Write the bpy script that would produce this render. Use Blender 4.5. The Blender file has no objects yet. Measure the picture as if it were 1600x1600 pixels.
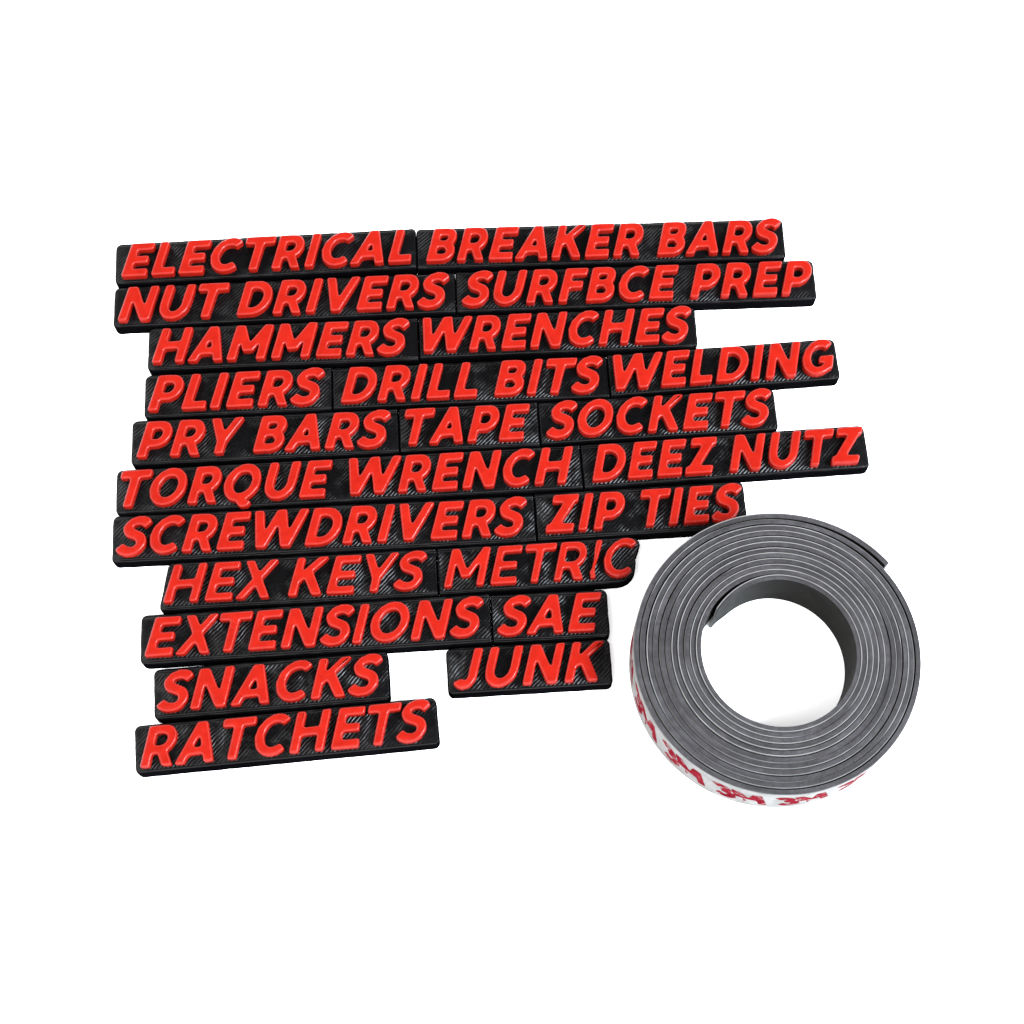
import bpy, bmesh, math, random
import numpy as np

MM = 0.001
scene = bpy.context.scene
random.seed(7)

# ------------------------------------------------------------------ camera
BASE_T = 3.0                       # plate thickness, mm
PITCH = math.radians(20.1977)
DIST = 341.05                      # mm from lens to the plates' top plane along the optical axis
cam_data = bpy.data.cameras.new('camera')
cam = bpy.data.objects.new('camera', cam_data)
scene.collection.objects.link(cam)
cam.location = (0, -DIST * math.sin(PITCH) * MM, (DIST * math.cos(PITCH) + BASE_T) * MM)
cam.rotation_euler = (PITCH, 0, 0)
cam_data.sensor_width = 36
cam_data.lens = 36 * 2600 / 1600
cam_data.clip_start = 0.01
cam_data.clip_end = 20
scene.camera = cam

# ------------------------------------------------------------------ light
FILL, DIM = 4.0, 0.10                # bright white surround, with a dim patch added to keep plate reflections dark
KEY = 20.0
world = bpy.data.worlds.new('World')
scene.world = world
world.use_nodes = True
wt = world.node_tree
bg = wt.nodes['Background']
wtc = wt.nodes.new('ShaderNodeTexCoord')
wdot = wt.nodes.new('ShaderNodeVectorMath')
wdot.operation = 'DOT_PRODUCT'
wdot.inputs[1].default_value = (0.05, 0.447, 0.893)
wmap = wt.nodes.new('ShaderNodeMapRange')
wmap.interpolation_type = 'SMOOTHSTEP'
wmap.inputs[1].default_value, wmap.inputs[2].default_value = 0.74, 0.93
wmap.inputs[3].default_value, wmap.inputs[4].default_value = FILL, DIM
wt.links.new(wtc.outputs['Generated'], wdot.inputs[0])
wt.links.new(wdot.outputs['Value'], wmap.inputs[0])
wt.links.new(wmap.outputs[0], bg.inputs['Strength'])
bg.inputs['Color'].default_value = (1.0, 1.0, 1.0, 1)

from mathutils import Vector, noise


def area_lamp(name, direction, dist, size, power, color):
    d = bpy.data.lights.new(name, 'AREA')
    d.shape = 'RECTANGLE'
    d.size, d.size_y = size
    d.energy = power
    d.color = color
    o = bpy.data.objects.new(name, d)
    scene.collection.objects.link(o)
    v = Vector(direction).normalized()
    o.location = v * dist
    o.rotation_euler = (-v).to_track_quat('-Z', 'Y').to_euler()
    return o


area_lamp('window_light', (0.68, -0.26, 0.68), 0.9, (0.26, 0.26), KEY, (0.80, 0.90, 1.0))

scene.view_settings.view_transform = 'Standard'
scene.view_settings.look = 'None'
scene.view_settings.exposure = 0.4
scene.view_settings.gamma = 1.0
scene.view_settings.use_curve_mapping = False
try:
    scene.cycles.max_bounces = 8
    scene.cycles.use_denoising = True
except Exception:
    pass


# ------------------------------------------------------------------ helpers
def link(o, parent=None):
    scene.collection.objects.link(o)
    if parent is not None:
        o.parent = parent
    return o


def mesh_obj(name, mesh, mat=None, parent=None):
    if mat is not None and not mesh.materials:
        mesh.materials.append(mat)
    return link(bpy.data.objects.new(name, mesh), parent)


class NT:
    """small helper for building node materials"""
    def __init__(self, name):
        self.m = bpy.data.materials.new(name)
        self.m.use_nodes = True
        self.t = self.m.node_tree
        self.b = self.t.nodes['Principled BSDF']

    def n(self, kind, **kw):
        nd = self.t.nodes.new(kind)
        for k, v in kw.items():
            setattr(nd, k, v)
        return nd

    def l(self, a, b):
        self.t.links.new(a, b)

    def math(self, op, a, b=None, c=None):
        nd = self.n('ShaderNodeMath', operation=op)
        for i, v in enumerate((a, b, c)):
            if v is None:
                continue
            if isinstance(v, (int, float)):
                nd.inputs[i].default_value = v
            else:
                self.l(v, nd.inputs[i])
        return nd.outputs[0]

    def noise(self, vec, scale, detail=2.0, rough=0.5):
        nd = self.n('ShaderNodeTexNoise')
        nd.inputs['Scale'].default_value = scale
        nd.inputs['Detail'].default_value = detail
        nd.inputs['Roughness'].default_value = rough
        self.l(vec, nd.inputs['Vector'])
        return nd.outputs['Fac']

    def ramp(self, fac, stops):
        nd = self.n('ShaderNodeValToRGB')
        el = nd.color_ramp.elements
        el[0].position, el[0].color = stops[0][0], (*stops[0][1], 1)
        el[1].position, el[1].color = stops[-1][0], (*stops[-1][1], 1)
        for p, c in stops[1:-1]:
            e = el.new(p)
            e.color = (*c, 1)
        self.l(fac, nd.inputs[0])
        return nd.outputs[0]

    def bump(self, height, dist, strength=1.0, normal=None):
        nd = self.n('ShaderNodeBump')
        nd.inputs['Strength'].default_value = strength
        nd.inputs['Distance'].default_value = dist
        self.l(height, nd.inputs['Height'])
        if normal is not None:
            self.l(normal, nd.inputs['Normal'])
        return nd.outputs[0]

    def set(self, **kw):
        for k, v in kw.items():
            self.b.inputs[k.replace('_', ' ')].default_value = v


# ------------------------------------------------------------------ materials
def mat_ground():
    k = NT('white_surface')
    k.set(Base_Color=(0.95, 0.95, 0.95, 1), Roughness=0.9)
    k.b.inputs['Specular IOR Level'].default_value = 0.1
    return k.m


def mat_plate():
    """printed black plastic: diagonal extrusion ridges on top, layer lines on the walls"""
    k = NT('black_printed_plastic')
    tc = k.n('ShaderNodeTexCoord')
    geo = k.n('ShaderNodeNewGeometry')
    sep = k.n('ShaderNodeSeparateXYZ')
    k.l(tc.outputs['Object'], sep.inputs[0])
    x, y, z = sep.outputs
    info = k.n('ShaderNodeObjectInfo')
    rnd = info.outputs['Random']
    warp = k.noise(tc.outputs['Object'], 260, 2)
    per = 0.00062
    # diagonal ridges
    u = k.math('MULTIPLY', k.math('SUBTRACT', x, y), 0.7071)
    u = k.math('ADD', u, k.math('MULTIPLY', warp, 0.0009))
    u = k.math('ADD', u, k.math('MULTIPLY', rnd, 0.01))
    ph = k.math('MULTIPLY', u, 2 * math.pi / per)
    rid = k.math('ABSOLUTE', k.math('SINE', k.math('MULTIPLY', ph, 0.5)))
    # ridges fade in and out where the nozzle smeared them
    vor = k.noise(tc.outputs['Object'], 190, 3)
    amp = k.n('ShaderNodeMapRange')
    k.l(vor, amp.inputs[0])
    amp.inputs[1].default_value, amp.inputs[2].default_value = 0.42, 0.60
    amp.inputs[3].default_value, amp.inputs[4].default_value = 0.10, 1.0
    # perimeter lines along the long edges instead of infill
    edge = k.math('GREATER_THAN', k.math('ABSOLUTE', y), 0.0041)
    per_l = k.math('ABSOLUTE', k.math('SINE', k.math('MULTIPLY', y, math.pi / 0.00045)))
    # the upper rows came out smoother than the lower ones
    ls = k.n('ShaderNodeSeparateXYZ')
    k.l(info.outputs['Location'], ls.inputs[0])
    row = k.n('ShaderNodeMapRange')
    k.l(ls.outputs[1], row.inputs[0])
    row.inputs[1].default_value, row.inputs[2].default_value = 0.055, -0.01
    row.inputs[3].default_value, row.inputs[4].default_value = 0.62, 1.0
    h_top = k.n('ShaderNodeMix')
    k.l(edge, h_top.inputs[0])
    k.l(k.math('MULTIPLY', rid, k.math('MULTIPLY', amp.outputs[0], row.outputs[0])), h_top.inputs[2])
    k.l(k.math('MULTIPLY', per_l, 0.6), h_top.inputs[3])
    # layer lines on the walls
    lay = k.math('ABSOLUTE', k.math('SINE', k.math('MULTIPLY', z, math.pi / 0.00028)))
    nz = k.n('ShaderNodeSeparateXYZ')
    k.l(geo.outputs['True Normal'], nz.inputs[0])
    up = k.math('GREATER_THAN', nz.outputs[2], 0.9)
    hm = k.n('ShaderNodeMix')
    k.l(up, hm.inputs[0])
    k.l(k.math('MULTIPLY', lay, 0.35), hm.inputs[2])
    k.l(h_top.outputs[0], hm.inputs[3])
    big = k.noise(tc.outputs['Object'], 420, 2)
    b1 = k.bump(big, 0.0004, 0.35)
    b2 = k.bump(hm.outputs[0], 0.00013, 1.0, b1)
    k.l(b2, k.b.inputs['Normal'])
    col = k.ramp(k.noise(tc.outputs['Object'], 90, 3), [(0.3, (0.0006, 0.0006, 0.0007)), (0.7, (0.0013, 0.0013, 0.0016))])
    k.l(col, k.b.inputs['Base Color'])
    # the stepped walls scatter, the ironed-looking top shines
    k.l(k.math('SUBTRACT', 0.80, k.math('MULTIPLY', up, 0.50)), k.b.inputs['Roughness'])
    k.l(k.math('MULTIPLY', up, 0.115), k.b.inputs['Specular IOR Level'])
    return k.m


def mat_letter():
    k = NT('red_printed_plastic')
    tc = k.n('ShaderNodeTexCoord')
    info = k.n('ShaderNodeObjectInfo')
    geo = k.n('ShaderNodeNewGeometry')
    sep = k.n('ShaderNodeSeparateXYZ')
    k.l(tc.outputs['Object'], sep.inputs[0])
    lay = k.math('ABSOLUTE', k.math('SINE', k.math('MULTIPLY', sep.outputs[2], math.pi / 0.00028)))
    nz = k.n('ShaderNodeSeparateXYZ')
    k.l(geo.outputs['True Normal'], nz.inputs[0])
    wall = k.math('LESS_THAN', nz.outputs[2], 0.5)
    vec = k.n('ShaderNodeVectorMath', operation='ADD')
    k.l(tc.outputs['Object'], vec.inputs[0])
    k.l(info.outputs['Location'], vec.inputs[1])
    n1 = k.noise(vec.outputs[0], 480, 3)
    b1 = k.bump(n1, 0.0004, 0.42)
    b2 = k.bump(k.math('MULTIPLY', lay, wall), 0.00004, 0.8, b1)
    k.l(b2, k.b.inputs['Normal'])
    col = k.ramp(n1, [(0.25, (0.1429, 0.0039, 0.0018)), (0.75, (0.1777, 0.0058, 0.0026))])
    k.l(col, k.b.inputs['Base Color'])
    k.set(Roughness=0.24)
    k.b.inputs['Specular IOR Level'].default_value = 0.14
    return k.m


def mat_magnet():
    k = NT('grey_magnetic_rubber')
    tc = k.n('ShaderNodeTexCoord')
    n1 = k.noise(tc.outputs['Object'], 700, 4, 0.7)
    n2 = k.noise(tc.outputs['Object'], 120, 2)
    # every winding has its own tone, changing slowly along the strip
    sep = k.n('ShaderNodeSeparateXYZ')
    k.l(tc.outputs['Object'], sep.inputs[0])
    r = k.math('POWER', k.math('ADD', k.math('MULTIPLY', sep.outputs[0], sep.outputs[0]), k.math('MULTIPLY', sep.outputs[1], sep.outputs[1])), 0.5)
    cmb = k.n('ShaderNodeCombineXYZ')
    k.l(k.math('MULTIPLY', r, 700.0), cmb.inputs[0])
    k.l(k.math('MULTIPLY', sep.outputs[0], 60.0), cmb.inputs[1])
    k.l(k.math('MULTIPLY', sep.outputs[1], 60.0), cmb.inputs[2])
    n3 = k.noise(cmb.outputs[0], 1.0, 2, 0.5)
    mx = k.math('ADD', k.math('MULTIPLY', n1, 0.40), k.math('ADD', k.math('MULTIPLY', n2, 0.15), k.math('MULTIPLY', n3, 0.45)))
    col = k.ramp(mx, [(0.36, (0.0052, 0.0046, 0.0051)), (0.5, (0.0128, 0.0118, 0.0132)), (0.64, (0.0255, 0.0238, 0.0265))])
    k.l(col, k.b.inputs['Base Color'])
    k.l(k.bump(n1, 0.0002, 0.4), k.b.inputs['Normal'])
    k.set(Roughness=0.55)
    k.b.inputs['Specular IOR Level'].default_value = 0.2
    return k.m


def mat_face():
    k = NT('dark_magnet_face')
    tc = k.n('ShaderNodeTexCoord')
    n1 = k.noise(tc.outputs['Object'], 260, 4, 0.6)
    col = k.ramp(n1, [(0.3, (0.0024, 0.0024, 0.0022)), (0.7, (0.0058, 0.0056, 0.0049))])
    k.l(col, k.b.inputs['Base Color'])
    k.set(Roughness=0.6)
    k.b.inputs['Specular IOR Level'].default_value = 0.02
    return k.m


def mat_liner():
    k = NT('white_release_liner')
    tc = k.n('ShaderNodeTexCoord')
    n1 = k.noise(tc.outputs['Object'], 300, 3)
    col = k.ramp(n1, [(0.3, (0.074, 0.073, 0.071)), (0.7, (0.122, 0.121, 0.119))])
    k.l(col, k.b.inputs['Base Color'])
    k.l(k.bump(n1, 0.0002, 0.3), k.b.inputs['Normal'])
    k.set(Roughness=0.55)
    k.b.inputs['Specular IOR Level'].default_value = 0.06
    return k.m


def mat_logo():
    k = NT('red_print')
    tc = k.n('ShaderNodeTexCoord')
    n1 = k.noise(tc.outputs['Object'], 620, 3)
    col = k.ramp(n1, [(0.30, (0.062, 0.0030, 0.0065)), (0.56, (0.098, 0.0080, 0.0130)), (0.62, (0.100, 0.070, 0.071))])
    k.l(col, k.b.inputs['Base Color'])
    k.set(Roughness=0.9)
    k.b.inputs['Specular IOR Level'].default_value = 0.0
    return k.m


M_GROUND, M_PLATE, M_LETTER = mat_ground(), mat_plate(), mat_letter()
M_MAGNET, M_FACE, M_LINER, M_LOGO = mat_magnet(), mat_face(), mat_liner(), mat_logo()

# ------------------------------------------------------------------ the surface
bm = bmesh.new()
bmesh.ops.create_grid(bm, x_segments=1, y_segments=1, size=3.0)
me = bpy.data.meshes.new('ground')
bm.to_mesh(me)
bm.free()
g = mesh_obj('ground', me, M_GROUND)
g['kind'] = 'structure'
g['label'] = 'plain bright white surface'


# ------------------------------------------------------------------ glyph outlines
def ell(cx, cy, rx, ry, a0, a1, w, h=None, n=40):
    """ring piece between an ellipse and a smaller one, degrees counter-clockwise"""
    h = w if h is None else h
    a = np.radians(np.linspace(a0, a1, n))
    o = np.stack([cx + rx * np.cos(a), cy + ry * np.sin(a)], 1)
    i = np.stack([cx + (rx - w) * np.cos(a), cy + (ry - h) * np.sin(a)], 1)
    return np.concatenate([o, i[::-1]])


def box(x0, y0, x1, y1):
    return np.array([(x0, y0), (x1, y0), (x1, y1), (x0, y1)], float)


def dia(xb, xt, w, y0=0.0, y1=1.0, wt=None):
    wt = w if wt is None else wt
    return np.array([(xb, y0), (xb + w, y0), (xt + wt, y1), (xt, y1)], float)


def stroke(pts, w, n=8):
    p = np.array(pts, float)
    q = []
    e = np.concatenate([[2 * p[0] - p[1]], p, [2 * p[-1] - p[-2]]])
    for i in range(len(p) - 1):
        a, b, c, d = e[i:i + 4]
        for t in np.arange(n) / n:
            q.append(0.5 * (2 * b + (c - a) * t + (2 * a - 5 * b + 4 * c - d) * t * t + (3 * b - a - 3 * c + d) * t ** 3))
    q.append(p[-1])
    q = np.array(q)
    t = np.gradient(q, axis=0)
    t /= np.linalg.norm(t, axis=1)[:, None]
    nn = np.stack([-t[:, 1], t[:, 0]], 1)
    w = np.full(len(q), w)
    return np.concatenate([q + nn * w[:, None] / 2, (q - nn * w[:, None] / 2)[::-1]])


def glyph_polys(ch, w):
    """capital letters with cap height 1; returns polygons, ink width and the two side bearings"""
    h = w * 0.93
    d = w * 1.06
    S_, R_, D_ = 0.085, 0.045, 0.01           # bearings: straight, round, diagonal
    if ch == 'A':
        W = .94
        return [dia(0, W / 2 - .115, d), dia(W - d, W / 2 + .115 - d, d), box(.2, .19, W - .2, .19 + h * .9)], W, D_, D_
    if ch == 'B':
        return [box(0, 0, w, 1), box(.1, 1 - h, .42, 1), box(.1, .43, .44, .43 + h * .9), box(.1, 0, .44, h),
                ell(.42, .715, .27, .285, -92, 92, w, h), ell(.43, .295, .30, .295, -92, 92, w, h)], .73, S_, R_
    if ch == 'C':
        return [ell(.46, .5, .46, .51, 46, 314, w, h)], .80, R_, .02
    if ch == 'D':
        return [box(0, 0, w, 1), box(.1, 1 - h, .37, 1), box(.1, 0, .37, h), ell(.36, .5, .46, .5, -92, 92, w, h)], .82, S_, R_
    if ch == 'E':
        return [box(0, 0, w, 1), box(.1, 1 - h, .64, 1), box(.1, .5 - h / 2, .585, .5 + h / 2), box(.1, 0, .66, h)], .66, S_, .045
    if ch == 'F':
        return [box(0, 0, w, 1), box(.1, 1 - h, .63, 1), box(.1, .40, .575, .40 + h)], .63, S_, .03
    if ch == 'G':
        return [ell(.46, .5, .46, .51, 46, 322, w, h), box(.86 - w, .13, .86, .52), box(.46, .52 - h * .9, .86, .52)], .86, R_, .06
    if ch == 'H':
        return [box(0, 0, w, 1), box(.82 - w, 0, .82, 1), box(.1, .5 - h / 2, .72, .5 + h / 2)], .82, S_, S_
    if ch == 'I':
        return [box(0, 0, w, 1)], w, S_, S_
    if ch == 'i':                              # the thin broken I
        return [np.array([(0.03, 1), (.20, 1), (.185, .80), (.165, .56), (.13, .30), (.14, .16), (.20, .0),
                          (.04, -.01), (.06, .12), (-.01, .16), (.05, .24), (.06, .5), (.03, .8)])], w, S_, S_
    if ch == 'J':
        return [box(.52 - w, .3, .52, 1), ell(.235, .30, .285, .31, 205, 362, w, h)], .52, .03, S_
    if ch == 'K':
        return [box(0, 0, w, 1), np.array([(w * .6, .24), (w * .6, .52), (.53, 1), (.80, 1)]),
                np.array([(.30, .46), (.46, .64), (.83, 0), (.57, 0)])], .83, S_, D_
    if ch == 'L':
        return [box(0, 0, w, 1), box(.1, 0, .60, h)], .60, S_, .03
    if ch == 'M':
        W = 1.0
        return [box(0, 0, w, 1), box(W - w, 0, W, 1), dia(W / 2 - d * .52, .0, d, .24, 1), dia(W / 2 - d * .48, W - d, d, .24, 1)], W, S_, S_
    if ch == 'N':
        return [box(0, 0, w, 1), box(.83 - w, 0, .83, 1), dia(.83 - d * 1.02, 0, d * 1.02)], .83, S_, S_
    if ch == 'O':
        return [ell(.47, .5, .47, .51, 0, 180, w, h), ell(.47, .5, .47, .51, 178, 362, w, h)], .94, R_, R_
    if ch == 'Q':
        return [ell(.47, .5, .47, .51, 0, 180, w, h), ell(.47, .5, .47, .51, 178, 362, w, h),
                np.array([(.40, .14), (.56, .14), (.66, .01), (.84, -.02), (.78, -.16), (.60, -.19), (.47, -.08)])], .94, R_, R_
    if ch == 'P':
        return [box(0, 0, w, 1), box(.1, 1 - h, .40, 1), box(.1, .28, .40, .28 + h), ell(.39, .64, .33, .36, -92, 92, w, h)], .72, S_, .03
    if ch == 'R':
        return [box(0, 0, w, 1), box(.1, 1 - h, .40, 1), box(.1, .30, .42, .30 + h), ell(.39, .65, .33, .35, -92, 92, w, h),
                np.array([(.30, .40), (.54, .40), (.76, 0), (.51, 0)])], .76, S_, .03
    if ch == 'S':
        return [stroke([(.60, .79), (.49, .89), (.33, .912), (.17, .85), (.115, .725), (.18, .61), (.33, .535),
                        (.48, .46), (.555, .30), (.49, .14), (.32, .09), (.15, .13), (.035, .235)], w)], .66, .03, .035
    if ch == 'T':
        W = .80
        return [box(0, 1 - h, W, 1), box(W / 2 - w / 2, 0, W / 2 + w / 2, .95)], W, .01, .01
    if ch == 'U':
        W = .80
        return [box(0, .42, w, 1), box(W - w, .42, W, 1), ell(W / 2, .43, W / 2, .44, 178, 362, w, h)], W, S_, S_
    if ch == 'V':
        W = .92
        return [dia(W / 2 - .115, 0, d), dia(W / 2 + .115 - d, W - d, d)], W, D_, D_
    if ch == 'W':
        W = 1.40
        e = d * .98
        return [dia(.27, 0, e), dia(.27, W / 2 - e / 2, e), dia(W - .27 - e, W / 2 - e / 2, e), dia(W - .27 - e, W - e, e)], W, D_, D_
    if ch == 'X':
        W = .86
        return [dia(0, W - d * 1.05, d * 1.05), dia(W - d * 1.05, 0.02, d * 1.05)], W, D_, D_
    if ch == 'Y':
        W = .86
        return [box(W / 2 - w / 2, 0, W / 2 + w / 2, .45), dia(W / 2 - w / 2, 0, d, .34, 1), dia(W / 2 + w / 2 - d, W - d, d, .34, 1)], W, D_, D_
    if ch == 'Z':
        W = .74
        return [box(.03, 1 - h, W - .01, 1), box(0, 0, W, h), dia(0, W - d * 1.25, d * 1.25, .04, .96)], W, .04, .04
    if ch == '3':
        return [stroke([(.02, .80), (.14, .90), (.32, .90), (.44, .76), (.36, .60), (.20, .54)], .27),
                stroke([(.20, .54), (.40, .48), (.50, .30), (.38, .12), (.18, .08), (.0, .22)], .27)], .6, .02, .02
    raise KeyError(ch)


def seg_sdf(poly, X, Y):
    dd = np.full(X.shape, 1e9)
    ins = np.zeros(X.shape, bool)
    n = len(poly)
    for i in range(n):
        ax, ay = poly[i]
        bx, by = poly[(i + 1) % n]
        ex, ey = bx - ax, by - ay
        L2 = ex * ex + ey * ey
        if L2 < 1e-14:
            continue
        t = np.clip(((X - ax) * ex + (Y - ay) * ey) / L2, 0, 1)
        dd = np.minimum(dd, (X - ax - t * ex) ** 2 + (Y - ay - t * ey) ** 2)
        c = ((ay > Y) != (by > Y))
        if abs(ey) > 1e-12:
            ins ^= c & (X < ex * (Y - ay) / ey + ax)
    dd = np.sqrt(dd)
    return np.where(ins, -dd, dd)


def contours(F, x0, y0, s):
    """marching squares at level 0; returns closed loops"""
    nxt = {}
    ny, nx = F.shape

    def ptx(i, j):
        a, b = F[j, i], F[j, i + 1]
        return (x0 + (i + a / (a - b)) * s, y0 + j * s)

    def pty(i, j):
        a, b = F[j, i], F[j + 1, i]
        return (x0 + i * s, y0 + (j + a / (a - b)) * s)

    pos = {}
    neg = F < 0
    code = neg[:-1, :-1] * 1 + neg[:-1, 1:] * 2 + neg[1:, 1:] * 4 + neg[1:, :-1] * 8
    for j, i in zip(*np.where((code > 0) & (code < 15))):
        B, R, T, Lf = ('x', i, j), ('y', i + 1, j), ('x', i, j + 1), ('y', i, j)
        c = code[j, i]
        segs = {1: [(B, Lf)], 2: [(R, B)], 3: [(R, Lf)], 4: [(T, R)], 5: [(B, R), (T, Lf)], 6: [(T, B)], 7: [(T, Lf)],
                8: [(Lf, T)], 9: [(B, T)], 10: [(Lf, B), (R, T)], 11: [(R, T)], 12: [(Lf, R)], 13: [(B, R)], 14: [(Lf, B)]}[c]
        for a, b in segs:
            nxt[a] = b
            for k in (a, b):
                if k not in pos:
                    pos[k] = ptx(k[1], k[2]) if k[0] == 'x' else pty(k[1], k[2])
    loops = []
    while nxt:
        st, k = next(iter(nxt.items()))
        lp = [st]
        del nxt[st]
        while k != st and k in nxt:
            lp.append(k)
            k2 = nxt[k]
            del nxt[k]
            k = k2
        if len(lp) > 8:
            loops.append(np.array([pos[q] for q in lp]))
    return loops


def dp(p, tol):
    """Douglas-Peucker on a closed loop"""
    n = len(p)
    k = int(np.argmax(((p - p[0]) ** 2).sum(1)))
    keep = {0, k}
    st = [(0, k), (k, n)]
    pp = np.concatenate([p, p[:1]])
    while st:
        a, b = st.pop()
        if b - a < 2:
            continue
        A, B = pp[a], pp[b]
        e = B - A
        L = np.hypot(*e)
        q = pp[a + 1:b] - A
        dist = np.abs(q[:, 0] * e[1] - q[:, 1] * e[0]) / L if L > 1e-9 else np.hypot(q[:, 0], q[:, 1])
        m = int(np.argmax(dist))
        if dist[m] > tol:
            m += a + 1
            keep.add(m % n)
            st += [(a, m), (m, b)]
    return p[sorted(keep)]


def blur(A, sig):
    r = int(3 * sig) + 1
    k = np.exp(-0.5 * (np.arange(-r, r + 1) / sig) ** 2)
    k /= k.sum()
    A = np.apply_along_axis(lambda v: np.convolve(np.pad(v, r, mode='edge'), k, 'valid'), 0, A)
    return np.apply_along_axis(lambda v: np.convolve(np.pad(v, r, mode='edge'), k, 'valid'), 1, A)


SLANT = 0.27
OUT = {}


def outline(ch, w, slant=SLANT, soft=0.030):
    """rounded outline loops of one letter, slanted, cap height 1"""
    key = (ch, w, slant)
    if key in OUT:
        return OUT[key]
    polys, W, lb, rb = glyph_polys(ch, w)
    s = 0.012
    polys = [np.stack([p[:, 0] + slant * p[:, 1], p[:, 1]], 1) for p in polys]
    xs = np.arange(-0.3, W + slant + 0.3, s)
    ys = np.arange(-0.4, 1.3, s)
    X, Y = np.meshgrid(xs, ys)
    F = np.full(X.shape, 9.0)
    for p in polys:
        F = np.minimum(F, seg_sdf(p, X, Y))
    F = blur(np.clip(F, -0.045, 0.045), soft / s)
    lp = [dp(l, 0.0022) for l in contours(F, xs[0], ys[0], s)]
    OUT[key] = (lp, W, lb, rb)
    return OUT[key]


def loops_to_mesh(name, loops, height, bevel, res=2):
    """filled, extruded outline with rounded top and bottom edges; mm in, metres out; z from 0 to height"""
    cu = bpy.data.curves.new(name, 'CURVE')
    cu.dimensions = '2D'
    cu.fill_mode = 'BOTH'
    for l in loops:
        sp = cu.splines.new('POLY')
        sp.points.add(len(l) - 1)
        for i, (x, y) in enumerate(l):
            sp.points[i].co = (x, y, 0, 1)
        sp.use_cyclic_u = True
    cu.extrude = height / 2 - bevel
    cu.bevel_depth = bevel
    cu.bevel_resolution = res
    cu.offset = -bevel
    ob = bpy.data.objects.new(name, cu)
    scene.collection.objects.link(ob)
    dg = bpy.context.evaluated_depsgraph_get()
    me = bpy.data.meshes.new_from_object(ob.evaluated_get(dg))
    bpy.data.objects.remove(ob)
    bpy.data.curves.remove(cu)
    bm = bmesh.new()
    bm.from_mesh(me)
    bmesh.ops.remove_doubles(bm, verts=bm.verts, dist=1e-4)
    for v in bm.verts:                         # the printed edge is never quite true
        x, y = v.co.x, v.co.y
        dx = 0.09 * noise.noise((x * .9, y * .9, len(loops) + x))
        dy = 0.09 * noise.noise((x * .9 + 9, y * .9, x * .3))
        v.co = ((x + dx) * MM, (y + dy) * MM, (v.co.z + height / 2) * MM)
    bmesh.ops.recalc_face_normals(bm, faces=bm.faces)
    for f in bm.faces:
        f.smooth = True
    bm.to_mesh(me)
    bm.free()
    me.set_sharp_from_angle(angle=math.radians(38))
    me.name = name
    me.materials.clear()
    return me


LETTER_H = 1.8
SINK = 0.35
GM = {}


def letter_mesh(ch, w, cap, sx):
    key = (ch, w, round(sx, 2), cap)
    if key not in GM:
        lp = outline(ch, w)[0]
        GM[key] = loops_to_mesh('raised_letter', [np.stack([l[:, 0] * cap * sx, l[:, 1] * cap], 1) for l in lp],
                                LETTER_H + SINK, 0.44, 4)
    return GM[key]


def rounded_rect(L, H, r0, r1, r2, r3, n=7):
    pts = []
    for sx, sy, r, a in ((1, 1, r0, 0), (-1, 1, r1, 90), (-1, -1, r2, 180), (1, -1, r3, 270)):
        for t in np.radians(np.linspace(a, a + 90, n)):
            pts.append((sx * (L / 2 - r) + r * math.cos(t), sy * (H / 2 - r) + r * math.sin(t)))
    return np.array(pts)


def smooth_line(pts, n=6):
    p = np.array(pts, float)
    e = np.concatenate([[2 * p[0] - p[1]], p, [2 * p[-1] - p[-2]]])
    q = []
    for i in range(len(p) - 1):
        a, b, c, d = e[i:i + 4]
        for t in np.arange(n) / n:
            q.append(0.5 * (2 * b + (c - a) * t + (2 * a - 5 * b + 4 * c - d) * t * t + (3 * b - a - 3 * c + d) * t ** 3))
    q.append(p[-1])
    return np.array(q)


def plate_mesh(name, outline_pts, height, bevel, seed):
    """solid plate: straight walls, rounded top edge, slightly wavy as printed; mm in, metres out"""
    p = []
    n = len(outline_pts)
    for i in range(n):
        A, B = outline_pts[i], outline_pts[(i + 1) % n]
        k = max(1, int(np.hypot(*(B - A)) / 0.9))
        p += [A + (B - A) * t / k for t in range(k)]
    p = np.array(p)
    t = np.roll(p, -1, 0) - np.roll(p, 1, 0)
    t /= np.linalg.norm(t, axis=1)[:, None]
    nrm = np.stack([t[:, 1], -t[:, 0]], 1)
    wob = np.array([noise.noise((x * .55, y * .55, seed * 7.3)) for x, y in p])
    p = p + nrm * (wob * 0.07 - 0.02)[:, None]
    levels = [(0.0, 0.0), (height - bevel, 0.0)]
    for a in (22.5, 45, 67.5, 90):
        levels.append((height - bevel + bevel * math.sin(math.radians(a)), bevel * (1 - math.cos(math.radians(a)))))
    bm = bmesh.new()
    rings = []
    for z, inset in levels:
        q = p - nrm * inset
        rings.append([bm.verts.new((x * MM, y * MM, z * MM)) for x, y in q])
    m = len(p)
    for A, B in zip(rings[:-1], rings[1:]):
        for i in range(m):
            bm.faces.new((A[i], A[(i + 1) % m], B[(i + 1) % m], B[i])).smooth = True
    bm.faces.new(rings[0][::-1])
    bm.faces.new(rings[-1])
    bmesh.ops.recalc_face_normals(bm, faces=bm.faces)
    me = bpy.data.meshes.new(name)
    bm.to_mesh(me)
    bm.free()
    me.set_sharp_from_angle(angle=math.radians(35))
    return me


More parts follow.
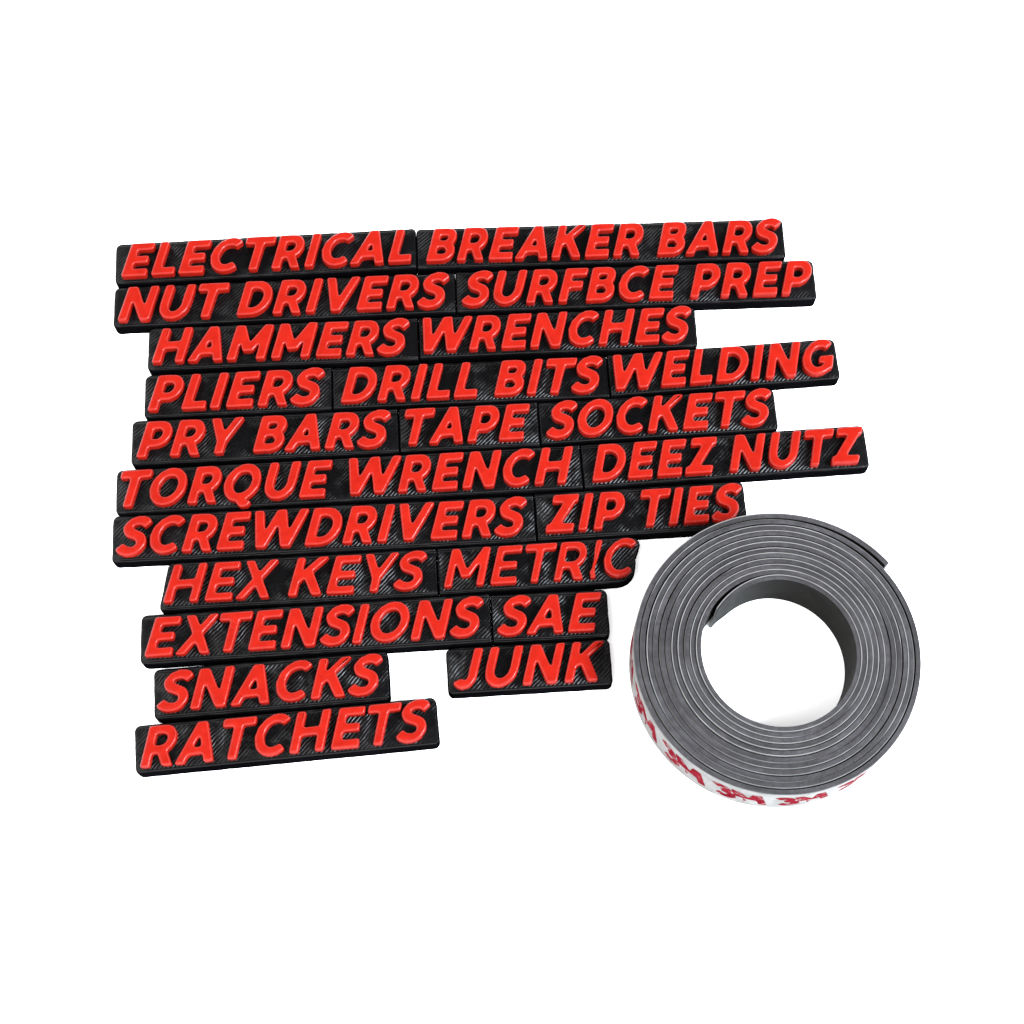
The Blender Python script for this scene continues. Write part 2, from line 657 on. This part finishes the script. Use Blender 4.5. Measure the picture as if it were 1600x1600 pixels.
# ------------------------------------------------------------------ the name plates
# text, centre x, centre y, turn (degrees), length, width (mm), bevel of the left / right end where it butts against a neighbour (None: free end)
PLATES = [
    ('ELECTRICAL', -53.43, 59.22, 3.52, 65.34, 10.09, None, 0.0144),
    ('BREAKER BARS', 19.36, 62.34, 1.87, 80.28, 10.06, -0.0144, None),
    ('NUT DRIVERS', -48.84, 48.57, 2.89, 73.45, 9.86, None, 0.0058),
    ('SURFBCE PREP', 26.72, 51.99, 2.23, 77.71, 10.00, -0.0058, None),
    ('HAMMERS', -48.68, 38.06, 2.56, 57.54, 10.27, None, -0.0013),
    ('WRENCHES', 9.78, 40.89, 2.71, 59.42, 9.93, 0.0013, None),
    ('PLIERS', -57.62, 26.76, 2.89, 39.45, 10.12, None, 0.0011),
    ('DRILL BITS', -8.75, 29.17, 2.77, 58.31, 9.77, -0.0011, -0.0164),
    ('WELDING', 44.76, 32.69, 4.65, 48.86, 9.86, 0.0164, None),
    ('PRY BARS', -51.45, 16.73, 2.98, 55.69, 10.27, None, -0.0002),
    ('TAPE', -8.98, 18.94, 3.01, 29.25, 10.23, 0.0002, -0.0075),
    ('SOCKETS', 30.56, 21.38, 3.86, 49.87, 9.78, 0.0075, None),
    ('TORQUE WRENCH', -33.55, 7.13, 3.43, 96.16, 10.00, None, -0.0081),
    ('DEEZ NUTZ', 44.18, 12.30, 4.36, 59.54, 9.97, 0.0081, None),
    ('SCREWDRIVERS', -38.35, -3.62, 3.13, 86.40, 10.46, None, -0.0059),
    ('ZIP TIES', 26.42, 0.24, 3.81, 43.28, 10.57, 0.0059, None),
    ('HEX KEYS', -42.76, -14.43, 3.37, 55.48, 10.39, None, -0.0033),
    ('METRIC', 5.26, -11.54, 3.76, 40.63, 10.11, 0.0033, None),
    ('EXTENSIONS', -39.13, -24.92, 3.83, 70.00, 10.49, None, 0.0077),
    ('SAE', 7.62, -22.18, 2.95, 23.55, 10.28, -0.0077, None),
    ('SNACKS', -47.44, -36.39, 4.89, 46.51, 10.44, None, None),
    ('JUNK', 3.40, -32.67, 3.56, 32.72, 9.72, None, None),
    ('RATCHETS', -43.96, -46.53, 5.66, 59.27, 9.79, None, None),
]
CAP = 8.0
# where the lettering starts on its plate (mm from the middle) and how far it is stretched
TEXT = {
    'ELECTRICAL': (-31.08, 1.013),
    'BREAKER BARS': (-38.23, 0.975),
    'NUT DRIVERS': (-35.52, 1.008),
    'SURFBCE PREP': (-37.73, 0.984),
    'HAMMERS': (-27.60, 1.005),
    'WRENCHES': (-30.83, 0.974),
    'PLIERS': (-18.73, 1.040),
    'DRILL BITS': (-27.39, 1.002),
    'WELDING': (-25.42, 0.967),
    'PRY BARS': (-26.50, 1.022),
    'TAPE': (-15.05, 0.975),
    'SOCKETS': (-23.81, 0.989),
    'TORQUE WRENCH': (-48.60, 0.994),
    'DEEZ NUTZ': (-28.09, 0.963),
    'SCREWDRIVERS': (-42.19, 1.008),
    'ZIP TIES': (-20.00, 0.965),
    'HEX KEYS': (-27.41, 1.037),
    'METRIC': (-19.28, 0.994),
    'EXTENSIONS': (-33.95, 1.024),
    'SAE': (-10.89, 1.015),
    'SNACKS': (-22.54, 1.044),
    'JUNK': (-15.35, 1.032),
    'RATCHETS': (-28.47, 1.022),
}
WEIGHT = {'METRIC': 0.19, 'HEX KEYS': 0.205}
for text, cx, cy, rot, length, width, nb_l, nb_r in PLATES:
    root = bpy.data.objects.new('name_plate', None)
    root.empty_display_size = 0.005
    link(root)
    root.location = (cx * MM, cy * MM, 0)
    root.rotation_euler = (0, 0, math.radians(rot))
    root['label'] = 'black plastic plate with raised slanted red letters reading ' + text
    root['category'] = 'name plate'
    root['group'] = 'black drawer name plates with red raised letters'
    top = 0.95 if text in ('ELECTRICAL', 'BREAKER BARS') else 0.4
    out = rounded_rect(length, width, *[r for r in ((1.3, 1.3, 1.3, 1.3) if (nb_l is None and nb_r is None) else
                       (1.3 if nb_r is None else top, 1.3 if nb_l is None else top,
                        1.3 if nb_l is None else 0.4, 1.3 if nb_r is None else 0.4))])
    if nb_l is not None:
        out[:, 0] += np.where(out[:, 0] < 0, out[:, 1] * nb_l, 0)
    if nb_r is not None:
        out[:, 0] += np.where(out[:, 0] > 0, out[:, 1] * nb_r, 0)
    if text == 'METRIC':                       # its end follows the last letter
        k = out[:, 0] < length / 2 - 3
        end = smooth_line([(16.5, 5.0), (18.6, 4.95), (20.0, 4.4), (20.45, 3.1), (19.9, 1.5), (19.35, .2), (19.25, -1.2), (18.8, -2.9),
                           (17.5, -4.3), (15.6, -4.95), (13.6, -5.0)])
        end[:, 0] += 0.55
        out = np.concatenate([end[::-1], out[k]])
    elif text == 'HEX KEYS':
        out[:, 0] += np.where(out[:, 0] < 0, (out[:, 1] + 5) * 0.18 - 0.75, 0)
    thick = BASE_T + random.uniform(-.2, .15)  # no two plates came out equally thick
    base = mesh_obj('base_plate', plate_mesh('base_plate', out, thick, 0.42, cx), M_PLATE, root)
    # lettering: shared proportions, stretched a little to the plate's own width
    w = WEIGHT.get(text, 0.235 if cy > -20 else 0.222)
    pen, items = 0.0, []
    for i, ch in enumerate(text):
        if ch == ' ':
            pen += 0.34
            continue
        if text == 'METRIC' and ch == 'I':
            ch = 'i'
        _, W, lb, rb = outline(ch, w)
        if items:
            pen += lb
        items.append((ch, pen))
        pen += W + rb
    x0, sx = TEXT[text]
    for ch, p in items:
        o = mesh_obj('raised_letter', letter_mesh(ch, w, CAP, sx), M_LETTER, root)
        o.location = ((x0 + p * CAP * sx) * MM, -3.88 * MM, (thick - SINK) * MM)
        o.rotation_euler = (0, 0, math.radians(random.uniform(-.5, .5)))
        if ch == 'i':
            o['label'] = 'thin broken letter I'

# ------------------------------------------------------------------ the coiled magnetic tape
RC = (51.8, -32.0)
TH, LIN, TAPE_W = 0.865, 0.155, 12.7
N_PER = 240
T_END = 11.0 + (145 - 38) / 360.0
NT_ = int(T_END * N_PER) + 1
tt = np.arange(NT_) / N_PER


def smooth_noise(n, step, seed):
    rs = np.random.RandomState(seed)
    k = n // step + 4
    v = rs.rand(k)
    x = np.arange(n) / step
    i = x.astype(int)
    f = x - i
    f = f * f * (3 - 2 * f)
    return v[i] * (1 - f) + v[i + 1] * f


def sstep(a, b, x):
    t = np.clip((x - a) / (b - a), 0, 1)
    return t * t * (3 - 2 * t)


gapn = smooth_noise(NT_, 46, 3)
gap = 0.02 + 0.13 * np.clip((gapn - 0.45) / 0.55, 0, 1) ** 1.5 * 1.25
turn_gap = {3: .05, 4: .09, 7: .05, 8: .12, 9: .02, 10: .20}
for kk, gv in turn_gap.items():
    gap += gv * sstep(kk - .35, kk, tt) * (1 - sstep(kk + .65, kk + 1, tt))
az_ = (145 - 360 * tt) % 360
gap += 0.030 + 0.07 * (1 + np.cos(np.radians(az_ - 205))) / 2
gap += 0.45 * sstep(T_END - .14, T_END, tt)
nom = np.zeros(NT_)                            # radius of the tape's inner face
for i in range(NT_):
    if i < N_PER:
        nom[i] = 14.2 + (TH + LIN + gap[N_PER]) * tt[i]
    else:
        nom[i] = nom[i - N_PER] + TH + LIN + gap[i]
ker = np.ones(21) / 21
nom = np.convolve(np.concatenate([nom[0] - (nom[1:11] - nom[0])[::-1], nom, nom[-1] + (nom[-1] - nom[-11:-1])[::-1]]), ker, 'valid')
rin = nom - 0.55 * (1 - sstep(0, .17, tt))     # the free inner end stands off the coil
ang = np.radians(145) - 2 * math.pi * tt
print('ROLL outer radius', rin[-N_PER:].min() + TH + LIN, rin[-N_PER:].max() + TH + LIN)


def ribbon(name, r0, r1, z0, z1, mat, parent, inner=None):
    """a strip bent round the coil: r0/r1 inner and outer face, z0/z1 lower and upper edge (arrays, mm)"""
    bm = bmesh.new()
    rings = []
    for i in range(len(r0)):
        c, s = math.cos(ang[i]), math.sin(ang[i])
        rings.append([bm.verts.new((r * c * MM, r * s * MM, z * MM)) for r, z in
                      ((r0[i], z0[i]), (r1[i], z0[i]), (r1[i], z1[i]), (r0[i], z1[i]))])
    for a, b in zip(rings[:-1], rings[1:]):
        for k in range(4):
            f = bm.faces.new((a[k], a[(k + 1) % 4], b[(k + 1) % 4], b[k]))
            f.smooth = True
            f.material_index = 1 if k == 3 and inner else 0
    bm.faces.new(rings[0][::-1])
    bm.faces.new(rings[-1])
    bmesh.ops.recalc_face_normals(bm, faces=bm.faces)
    me = bpy.data.meshes.new(name)
    bm.to_mesh(me)
    bm.free()
    me.set_sharp_from_angle(angle=math.radians(40))
    me.materials.append(mat)
    if inner:
        me.materials.append(inner)
    return mesh_obj(name, me, None, parent)


roll = bpy.data.objects.new('magnetic_tape_roll', None)
roll.empty_display_size = 0.01
link(roll)
roll.location = (RC[0] * MM, RC[1] * MM, 0)
roll['label'] = 'loose coil of dark grey magnetic tape with white backing printed in red'
roll['category'] = 'tape roll'
ztop = TAPE_W + 0.34 * (smooth_noise(NT_, 75, 11) - .5)
tip = TH * 0.6 * (1 - sstep(0, .05, tt))       # worn thin at the inner end
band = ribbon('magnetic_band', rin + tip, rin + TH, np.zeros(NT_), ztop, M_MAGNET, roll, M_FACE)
hide = np.zeros(NT_)
for a, b in ((1.55, 1.62), (5.38, 5.95), (6.30, 6.98), (7.42, 7.92), (9.25, 9.95), (2.9, 3.05), (8.55, 8.8), (10.1, 10.9)):
    hide += sstep(a - .06, a, tt) * (1 - sstep(b, b + .06, tt))
lz = ztop + 0.10 - 0.45 * np.clip(smooth_noise(NT_, 34, 21) - 0.66, 0, 1) - 0.32 * np.clip(hide, 0, 1)
liner = ribbon('backing_liner', rin + TH + .002, rin + TH + LIN, np.full(NT_, .05), lz, M_LINER, roll)

# red marks printed along the outermost turn of the backing
t_of = lambda az: (145 - az) / 360.0           # turns from the inner end, add whole turns


def wrap_logo(az_mid):
    lps = []
    pen = 0.0
    shear = -0.25
    for ch, w, ww in (('3', .2, .62), ('M', .27, .9)):
        loops = outline(ch, w, 0.0, 0.02)[0]
        sxx = 0.9
        lps += [np.stack([l[:, 0] * sxx + pen, l[:, 1]], 1) for l in loops]
        pen += ww * sxx - .03
    hgt, wid = 7.6, 8.6
    lps = [np.stack([(l[:, 0] / pen - .5) * wid + shear * (l[:, 1] - .5) * hgt, l[:, 1] * hgt], 1) for l in lps]
    cu = bpy.data.curves.new('printed_logo', 'CURVE')
    cu.dimensions = '2D'
    cu.fill_mode = 'BOTH'
    for l in lps:
        sp = cu.splines.new('POLY')
        sp.points.add(len(l) - 1)
        for i, (x, y) in enumerate(l):
            sp.points[i].co = (x, y, 0, 1)
        sp.use_cyclic_u = True
    cu.extrude = 0.01
    ob = bpy.data.objects.new('printed_logo', cu)
    scene.collection.objects.link(ob)
    dg = bpy.context.evaluated_depsgraph_get()
    me = bpy.data.meshes.new_from_object(ob.evaluated_get(dg))
    bpy.data.objects.remove(ob)
    bpy.data.curves.remove(cu)
    bm = bmesh.new()
    bm.from_mesh(me)
    bmesh.ops.remove_doubles(bm, verts=bm.verts, dist=1e-4)
    # slice into narrow strips so that it can follow the curve
    for x in np.arange(-wid / 2 - 2.1, wid / 2 + 2.1, .4):
        geom = bm.verts[:] + bm.edges[:] + bm.faces[:]
        bmesh.ops.bisect_plane(bm, geom=geom, plane_co=(x, 0, 0), plane_no=(1, 0, 0))
    for v in bm.verts:
        az = az_mid + math.degrees(v.co.x / 27.7)
        a = az % 360
        tw = (145 - a) / 360.0
        tw -= math.floor(tw)
        cand = [tw + k for k in range(13) if tw + k <= T_END]
        r = np.interp(cand[-1], tt, rin) + TH + LIN + .018 + v.co.z
        v.co = (r * math.cos(math.radians(az)) * MM, r * math.sin(math.radians(az)) * MM, (v.co.y + 2.4) * MM)
    bmesh.ops.recalc_face_normals(bm, faces=bm.faces)
    bm.to_mesh(me)
    bm.free()
    me.materials.clear()
    me.name = 'printed_logo'
    mesh_obj('printed_logo', me, M_LOGO, liner)


for az in (177, 202, 227, 252, 277, 302, 327, 352):
    wrap_logo(az)
